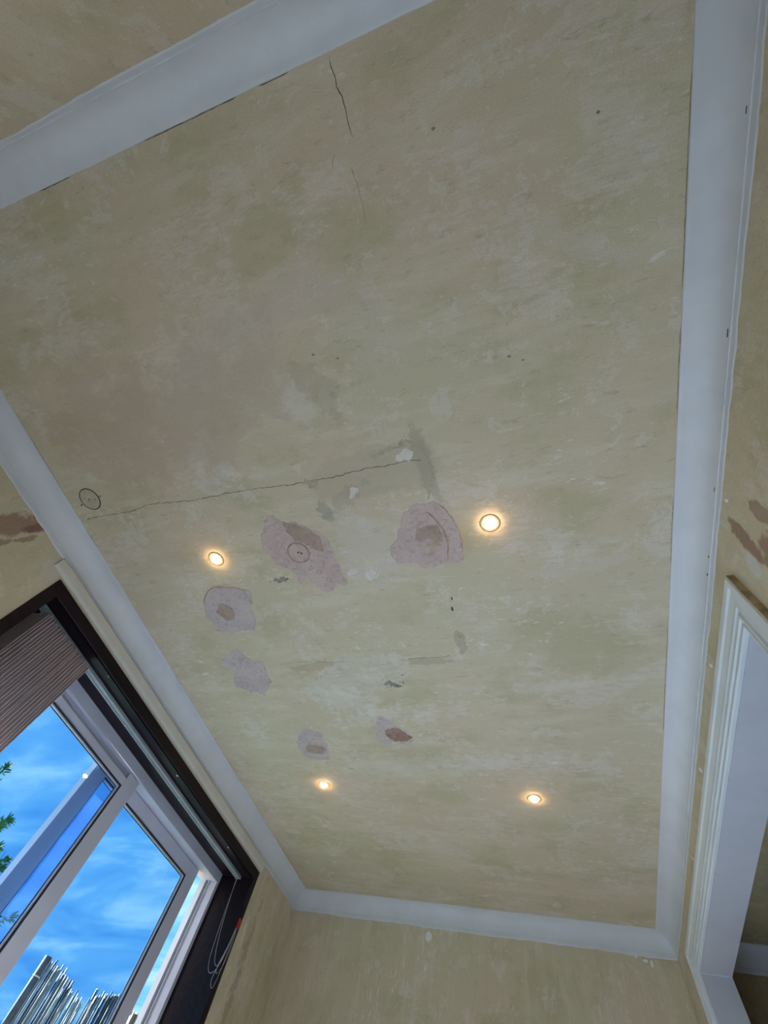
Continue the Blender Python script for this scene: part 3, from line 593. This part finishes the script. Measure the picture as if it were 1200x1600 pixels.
def sash(name, xf, depth, y0, y1, rail, stile_l, stile_r, label, step=0.0):
    s = empty(name, (xf, (y0 + y1) / 2, z0)); s.parent = win; s.matrix_parent_inverse = Matrix.Translation(-win.location); s['label'] = label
    off = s.location.copy()
    def sub(nm, mat, *b, bevel=0.0):
        o = box(nm, mat, None, *b, bevel=bevel); o.parent = s; o.matrix_parent_inverse = Matrix.Translation(-off); return o
    xb = xf - depth
    zt, zb = z1 - 0.003, z0 + 0.003
    sub('stile', M['upvc'], xb, xf, y0, y0 + stile_l, zb, zt, bevel=0.002)
    sub('stile', M['upvc'], xb, xf, y1 - stile_r, y1, zb, zt, bevel=0.002)
    ya, yb = y0 + stile_l, y1 - stile_r
    sub('rail', M['upvc'], xb, xf, ya, yb, zt - rail, zt - step, bevel=0.002)
    if step: sub('rail_step', M['upvc'], xb, xf - 0.022, ya, yb, zt - step, zt)
    sub('rail', M['upvc'], xb, xf, ya, yb, zb, zb + rail, bevel=0.002)
    # glazing bead and black gasket around the pane
    g0, g1, h0, h1 = ya, yb, zb + rail, zt - rail
    for nm, mt, t, xa, xc in (('gasket', M['gasket'], 0.006, xf - 0.012, xf - 0.004), ('glazing_bead', M['upvc'], 0.012, xf - 0.022, xf - 0.012), ('gasket', M['gasket'], 0.015, xf - 0.026, xf - 0.022)):
        bm = bmesh.new()
        add_box(bm, xa, xc, g0, g1, h1 - t, h1); add_box(bm, xa, xc, g0, g1, h0, h0 + t)
        add_box(bm, xa, xc, g0, g0 + t, h0 + t, h1 - t); add_box(bm, xa, xc, g1 - t, g1, h0 + t, h1 - t)
        o = from_bm(nm, bm, mt); o.parent = s; o.matrix_parent_inverse = Matrix.Translation(-off)
    sub('pane', M['glass'], xf - 0.032, xf - 0.027, g0 + 0.002, g1 - 0.002, h0 + 0.002, h1 - 0.002)
    return s
sash('sliding_sash', XW - 0.014, 0.045, JY0 + 0.004, 1.985, 0.066, 0.07, 0.100, 'inner sash behind the gathered blind', 0.030)
sash('sliding_sash', XW - 0.080, 0.042, 1.715, 2.930, 0.066, 0.095, 0.100, 'outer sash slid open a hand width', 0.0)

# painted batten between window casing and cornice
bm = bmesh.new(); rings = []
prof = [(0, 2.243), (0.010, 2.243), (0.016, 2.249), (0.018, 2.256), (0.018, 2.290), (0.012, 2.298), (0.0, 2.300)]
for j in range(41):
    y = 0.582 + (3.165 - 0.582) * j / 40
    rings.append([(XL + a * (0.55 if j in (0, 40) else 1.0) + 0.0008 * noise.noise((y * 3, b * 20, 0)) * (a > 0), y, b) for a, b in prof])
sweep(bm, rings); structure(from_bm('trim_5', bm, M['batten']), 'pale painted batten between dark window casing and cornice', 'trim')

# ---------------------------------------------------------------- vertical blind gathered at the near end
bl = empty('vertical_blind', (-2.045, 0.78, WZ1)); thing(bl, 'brown vertical louvre blind gathered at one end of the window', 'blind')
def bpart(o): o.parent = bl; o.matrix_parent_inverse = Matrix.Translation(-bl.location); return o
HX0, HX1, HZ = -2.066, -2.026, WZ1 - 0.016
bm = bmesh.new(); rings = []
prof = [(HX1, WZ1 - 0.0015), (HX1, HZ), (HX1 - 0.011, HZ), (HX1 - 0.011, HZ + 0.004), (HX0 + 0.010, HZ + 0.004), (HX0 + 0.010, HZ), (HX0, HZ), (HX0, WZ1 - 0.0015)]
for y in (0.716, 3.074): rings.append([(x, y, z) for x, z in prof])
sweep(bm, rings); bpart(from_bm('headrail', bm, M['alu']))
for x in (HX1 - 0.012, HX0 + 0.009): bpart(box('headrail_lip', M['cord'], None, x - 0.0008, x + 0.0012, 0.72, 3.07, HZ - 0.0012, HZ + 0.001))
bpart(box('headrail_end_cap', M['alu'], None, HX0 - 0.001, HX1 + 0.001, 3.074, 3.080, HZ - 0.002, WZ1 - 0.001, bevel=0.001))
for y in (1.53, 2.18): bpart(box('carrier', M['cord'], None, HX0 + 0.012, HX1 - 0.013, y, y + 0.012, HZ - 0.004, HZ + 0.004, bevel=0.001))
# one louvre: a soft slat with a rounded shoulder at the top, hung on a small stem
NL = 24
def louvre_mesh():
    bm = bmesh.new(); w = 0.0635; t = 0.0007; zt, zb = HZ - 0.014 - WZ1, 1.02 - WZ1
    zs = [zb] + [zb + (zt - zb) * q / 6 for q in range(1, 6)] + [zt - 0.012, zt - 0.004, zt]
    R = []
    for z in zs:
        ww = w if z < zt - 0.010 else (w - 0.002 if z < zt - 0.002 else w - 0.010)
        xs = [-ww + 2 * ww * q / 6 for q in range(7)]
        front = [(x, 0.0035 * (1 - (x / w) ** 2) - t, z) for x in xs]; back = [(x, 0.0035 * (1 - (x / w) ** 2) + t, z) for x in reversed(xs)]
        R.append(front + back)
    sweep(bm, R); bmesh.ops.recalc_face_normals(bm, faces=bm.faces)
    me = bpy.data.meshes.new('louvre'); bm.to_mesh(me); bm.free(); me.materials.append(M['louvre'])
    for p in me.polygons: p.use_smooth = True
    me.set_sharp_from_angle(angle=0.8); return me
LM = louvre_mesh()
bm = bmesh.new(); add_box(bm, -0.004, 0.004, -0.0015, 0.0015, HZ - 0.022 - WZ1, HZ - WZ1 + 0.003); SM = bpy.data.meshes.new('hanger'); bm.to_mesh(SM); bm.free(); SM.materials.append(M['cord'])
rnd = random.Random(5)
for i in range(NL):
    y = 0.765 + (1.100 - 0.765) * i / (NL - 1)
    lv = link('louvre', LM, None, bl); lv.location = (rnd.uniform(-0.002, 0.002), y - 0.78, rnd.uniform(-0.002, 0.001)); lv.rotation_euler = (rnd.uniform(-0.002, 0.002), 0, rnd.uniform(-0.05, 0.05) + 0.06)
    hg = link('hanger', SM, None, lv)
# operating cords looped over a red cleat on the far casing
yc = 3.066
def cord(pts, r=0.0013): bpart(tube('operating_cord', smooth_path(pts, 8), r, M['cord'], None, 5))
cord([(-2.040, 3.060, HZ), (-2.036, 3.062, 2.02), (-2.022, 3.060, 1.86), (-2.000, 3.050, 1.76), (-1.972, 3.052, 1.715), (-1.945, 3.070, 1.74), (-1.934, 3.082, 1.83), (-1.930, 3.092, 1.925)])
cord([(-2.048, 3.064, HZ), (-2.034, 3.066, 2.02), (-2.010, 3.066, 1.88), (-1.985, 3.066, 1.79), (-1.962, 3.072, 1.752), (-1.942, 3.082, 1.77), (-1.933, 3.090, 1.85), (-1.930, 3.095, 1.92)])
cord([(-1.931, 3.090, 1.925), (-1.934, 3.080, 1.82), (-1.945, 3.070, 1.74), (-1.950, 3.070, 1.69), (-1.938, 3.082, 1.665), (-1.934, 3.095, 1.70), (-1.931, 3.10, 1.80), (-1.930, 3.098, 1.92)])
cord([(-1.931, 3.096, 1.945), (-1.930, 3.112, 1.87), (-1.931, 3.108, 1.79), (-1.936, 3.095, 1.74), (-1.945, 3.080, 1.725), (-1.948, 3.076, 1.76), (-1.937, 3.086, 1.84), (-1.931, 3.094, 1.93)])
bm = bmesh.new(); add_box(bm, XL + 0.006, XL + 0.018, 3.092, 3.116, 1.925, 1.975); bmesh.ops.bevel(bm, geom=list(bm.edges), offset=0.004, segments=2, affect='EDGES')
bpart(from_bm('cord_cleat', bm, M['red']))

# ---------------------------------------------------------------- doorway: moulded architrave, painted reveal, adjoining room
prof = [(0.0, 0.0), (0.0, 0.011), (0.004, 0.016), (0.010, 0.016), (0.014, 0.011), (0.018, 0.011), (0.022, 0.019), (0.030, 0.019), (0.035, 0.013), (0.042, 0.013), (0.046, 0.018), (0.060, 0.016), (0.082, 0.018), (0.088, 0.023), (0.106, 0.023), (0.112, 0.016), (0.112, 0.0)]
arch = empty('trim_6', (XR, (DY0 + DY1) / 2, 0)); structure(arch, 'white moulded architrave around the open doorway', 'architrave')
def arch_part(name, rings, mat):
    bm = bmesh.new(); sweep(bm, rings); return reparent(from_bm(name, bm, mat), arch)
arch_part('head_moulding', [[(XR - t, DY0 - w, DZ1 + w) for w, t in prof], [(XR - t, DY1 + w, DZ1 + w) for w, t in prof]], M['trim'])
arch_part('jamb_moulding', [[(XR - t, DY1 + w, 0) for w, t in prof], [(XR - t, DY1 + w, DZ1 + w) for w, t in prof]], M['trim'])
arch_part('jamb_moulding', [[(XR - t, DY0 - w, 0) for w, t in prof], [(XR - t, DY0 - w, DZ1 + w) for w, t in prof]], M['trim'])
reparent(box('bare_outer_edge', M['bare_edge'], None, XR - 0.021, XR, DY0 - 0.1155, DY0 - 0.1122, 0.0, DZ1 + 0.108), arch)
rev = empty('trim_7', (XR2, (DY0 + DY1) / 2, 0)); structure(rev, 'flat grey painted reveal lining inside the doorway', 'reveal')
reparent(box('soffit_lining', M['soffit'], None, XR - 0.002, XR2 + 0.002, DY0, DY1, DZ1 - 0.004, DZ1 - 0.0005), rev)
reparent(box('jamb_lining', M['soffit'], None, XR - 0.002, XR2 + 0.002, DY1 - 0.004, DY1 - 0.0005, 0, DZ1 - 0.004), rev)
reparent(box('jamb_lining', M['soffit'], None, XR - 0.002, XR2 + 0.002, DY0 + 0.0005, DY0 + 0.004, 0, DZ1 - 0.004), rev)
reparent(box('paint_joint', M['trim'], None, XR, XR2, DY1 - 0.007, DY1 - 0.004, DZ1 - 0.008, DZ1 - 0.004), rev)
AYF, AX = 3.870, 3.0
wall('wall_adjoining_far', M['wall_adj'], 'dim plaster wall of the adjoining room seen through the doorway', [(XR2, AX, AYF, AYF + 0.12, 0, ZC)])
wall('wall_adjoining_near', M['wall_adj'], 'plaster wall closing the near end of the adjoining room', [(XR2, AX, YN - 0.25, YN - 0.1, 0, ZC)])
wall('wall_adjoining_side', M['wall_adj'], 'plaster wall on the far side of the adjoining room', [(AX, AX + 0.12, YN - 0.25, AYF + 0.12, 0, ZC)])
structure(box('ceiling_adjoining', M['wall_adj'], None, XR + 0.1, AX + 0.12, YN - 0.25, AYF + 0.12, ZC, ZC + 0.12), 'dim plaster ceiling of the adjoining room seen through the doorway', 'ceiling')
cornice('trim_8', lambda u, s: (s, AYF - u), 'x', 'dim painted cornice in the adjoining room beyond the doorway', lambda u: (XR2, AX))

# ---------------------------------------------------------------- paint drips on the far wall
for x, z, rx, rz, lab in ((-0.880, 2.248, 0.022, 0.028, None), (0.470, 2.272, 0.015, 0.007, None), (0.503, 2.262, 0.008, 0.017, None), (0.425, 2.286, 0.010, 0.005, None)):
    bm = bmesh.new(); bmesh.ops.create_icosphere(bm, subdivisions=2, radius=1)
    for v in bm.verts:
        k = 1 + 0.25 * noise.noise(v.co * 2 + Vector((x * 9, 0, 0)))
        v.co = Vector((x + v.co.x * rx * k, YF + v.co.y * 0.0015, z + v.co.z * rz * k))
    o = from_bm('paint_dab', bm, M['paint_white'], bpy.data.objects['wall_far'])
for y, z, ry, rz in ((1.36, 2.262, 0.012, 0.010), (1.95, 2.26, 0.018, 0.012), (2.6, 2.25, 0.012, 0.01), (0.70, 2.268, 0.006, 0.010), (0.02, 2.15, 0.006, 0.012)):
    bm = bmesh.new(); bmesh.ops.create_icosphere(bm, subdivisions=2, radius=1)
    for v in bm.verts: v.co = Vector((XR + v.co.x * 0.0015, y + v.co.y * ry, z + v.co.z * rz + v.co.y * ry * 0.6))
    from_bm('paint_dab', bm, M['paint_white'], bpy.data.objects['wall_right'])

# ---------------------------------------------------------------- outside: ground, cane screens, tree
structure(box('ground', M['ground'], None, -60, XO, -45, 60, -0.35, -0.15), 'dark unseen ground outside the window', 'ground')
FX = -5.0
def cane_screen(y0, y1, pitch, top, seed, label, with_post, mats, lean=0.0):
    s = empty('cane_screen', (FX, (y0 + y1) / 2, -0.15)); thing(s, label, 'fence', 'cane fence screens')
    def sp(o): o.parent = s; o.matrix_parent_inverse = Matrix.Translation(-s.location); return o
    rnd = random.Random(seed); y = y0 + (0.085 if with_post else 0)
    while y < y1:
        r = pitch * rnd.uniform(0.42, 0.60); zt = top(y) - 0.05 + rnd.uniform(-0.016, 0.016) + (rnd.random() < 0.07) * 0.04
        dx = rnd.uniform(-0.012, 0.012); dy = rnd.uniform(-0.008, 0.008) + lean
        bm = bmesh.new(); rings = []
        for q in range(5):
            t = q / 4; z = -0.15 + (zt + 0.15) * t
            rings.append([(FX + dx + r * math.cos(a), y + dy * t + 0.004 * math.sin(q * 2 + seed) + r * math.sin(a), z) for a in [2 * math.pi * k / 6 for k in range(6)]])
        sweep(bm, rings); sp(from_bm('cane', bm, M[rnd.choice(mats)], smooth=True))
        y += pitch * rnd.uniform(0.85, 1.15)
    for z in (0.5, 1.4): sp(tube('tie_wire', [(FX + 0.022, y0 + 0.02, z), (FX + 0.024, (y0 + y1) / 2, z + 0.01), (FX + 0.022, y1, z)], 0.002, M['wire'], None, 5))
    if with_post:
        sp(tube('post', [(FX, y0 + 0.03, -0.15), (FX, y0 + 0.034, 1.0), (FX, y0 + 0.030, 2.035)], 0.036, M['post'], None, 12))
        sp(tube('post_band', [(FX, y0 + 0.030, 1.890), (FX, y0 + 0.030, 1.899)], 0.039, M['wire'], None, 12))
    return s
cane_screen(4.80, 5.64, 0.0165, lambda y: 2.05 + (0.03 - 0.06 * (y - 4.8) if y < 5.3 else -0.06 * (y - 4.8) - 0.10 * (y - 5.3)), 3, 'pale cane screen beside the thick weathered post', True, ['cane_pale', 'cane_pale', 'cane_mid', 'cane_dark'])
cane_screen(5.70, 6.75, 0.0165, lambda y: 2.06 + 0.10 * min(1, (y - 5.70) / 0.35), 4, 'darker cane screen on the right of the pale one', False, ['cane_pale', 'cane_mid', 'cane_mid', 'cane_dark'], 0.01)

def leafy_tree():
    base = Vector((-6.3, 3.55, -0.15))
    t = empty('leafy_tree', base); thing(t, 'leafy green tree at the left edge outside the window', 'tree')
    def tp(o): o.parent = t; o.matrix_parent_inverse = Matrix.Translation(-base); return o
    tp(tube('trunk', smooth_path([base, base + Vector((0.03, 0.02, 0.9)), base + Vector((-0.02, 0.05, 1.8)), base + Vector((0.02, 0.02, 2.9))], 4), 0.06, M['bark'], None, 9, 0.025))
    rnd = random.Random(11); V = []; F = []
    def leaf(p, d, ln):
        d = d.normalized(); s = d.cross(Vector((rnd.uniform(-1, 1), rnd.uniform(-1, 1), rnd.uniform(-1, 1)))).normalized() * ln * 0.11; dn = Vector((0, 0, -1)) * ln
        n = s.cross(d).normalized() * ln * 0.03; k = len(V)
        for f, w, g in ((0, 0.15, 0), (0.35, 1, 0.02), (0.7, 0.7, 0.10), (1, 0.05, 0.22)):
            c = p + d * ln * f + dn * g; V.extend((c + s * w, c + n, c - s * w))
        for q in range(3):
            a = k + 3 * q; F.append((a, a + 1, a + 4, a + 3)); F.append((a + 1, a + 2, a + 5, a + 4))
    tips = [(-6.0, 4.02, 2.80), (-6.0, 3.97, 2.68), (-6.0, 4.0, 2.74), (-6.0, 4.38, 2.50), (-6.02, 4.36, 2.58), (-6.0, 4.30, 2.44), (-6.05, 4.20, 2.60), (-5.98, 4.92, 2.28), (-6.02, 4.80, 2.18), (-6.3, 3.7, 3.2), (-6.6, 3.9, 2.9), (-6.5, 3.2, 3.0), (-6.1, 3.2, 2.7), (-6.7, 3.5, 2.6), (-6.3, 4.0, 2.2), (-6.1, 3.7, 2.5), (-5.9, 3.5, 2.9)]
    for tip in tips:
        tip = Vector(tip); st = base + Vector((0.02, 0.03, max(0.9, (tip.z - base.z) * 0.72)))
        mid = (st + tip) / 2 + Vector((0, 0, 0.10)); path = smooth_path([st, mid, tip], 6)
        tp(tube('branch', path, 0.012, M['bark'], None, 5, 0.003))
        for p in path[4:]:
            for _ in range(5):
                d = (tip - st).normalized() + Vector((rnd.uniform(-1, 1), rnd.uniform(-1, 1), rnd.uniform(-0.7, 0.7)))
                leaf(p + Vector((rnd.uniform(-.02, .02), rnd.uniform(-.02, .02), rnd.uniform(-.02, .02))), d, rnd.uniform(0.07, 0.125))
        for _ in range(20): leaf(tip, (tip - st).normalized() + Vector((rnd.uniform(-.8, .8), rnd.uniform(-.8, .8), rnd.uniform(-0.6, 0.8))), rnd.uniform(0.07, 0.125))
    me = bpy.data.meshes.new('foliage'); me.from_pydata([tuple(v) for v in V], [], F); me.update(); me.materials.append(M['leaf'])
    o = link('foliage', me, None); o['kind'] = 'stuff'; tp(o)
leafy_tree()
bpy.context.view_layer.update()
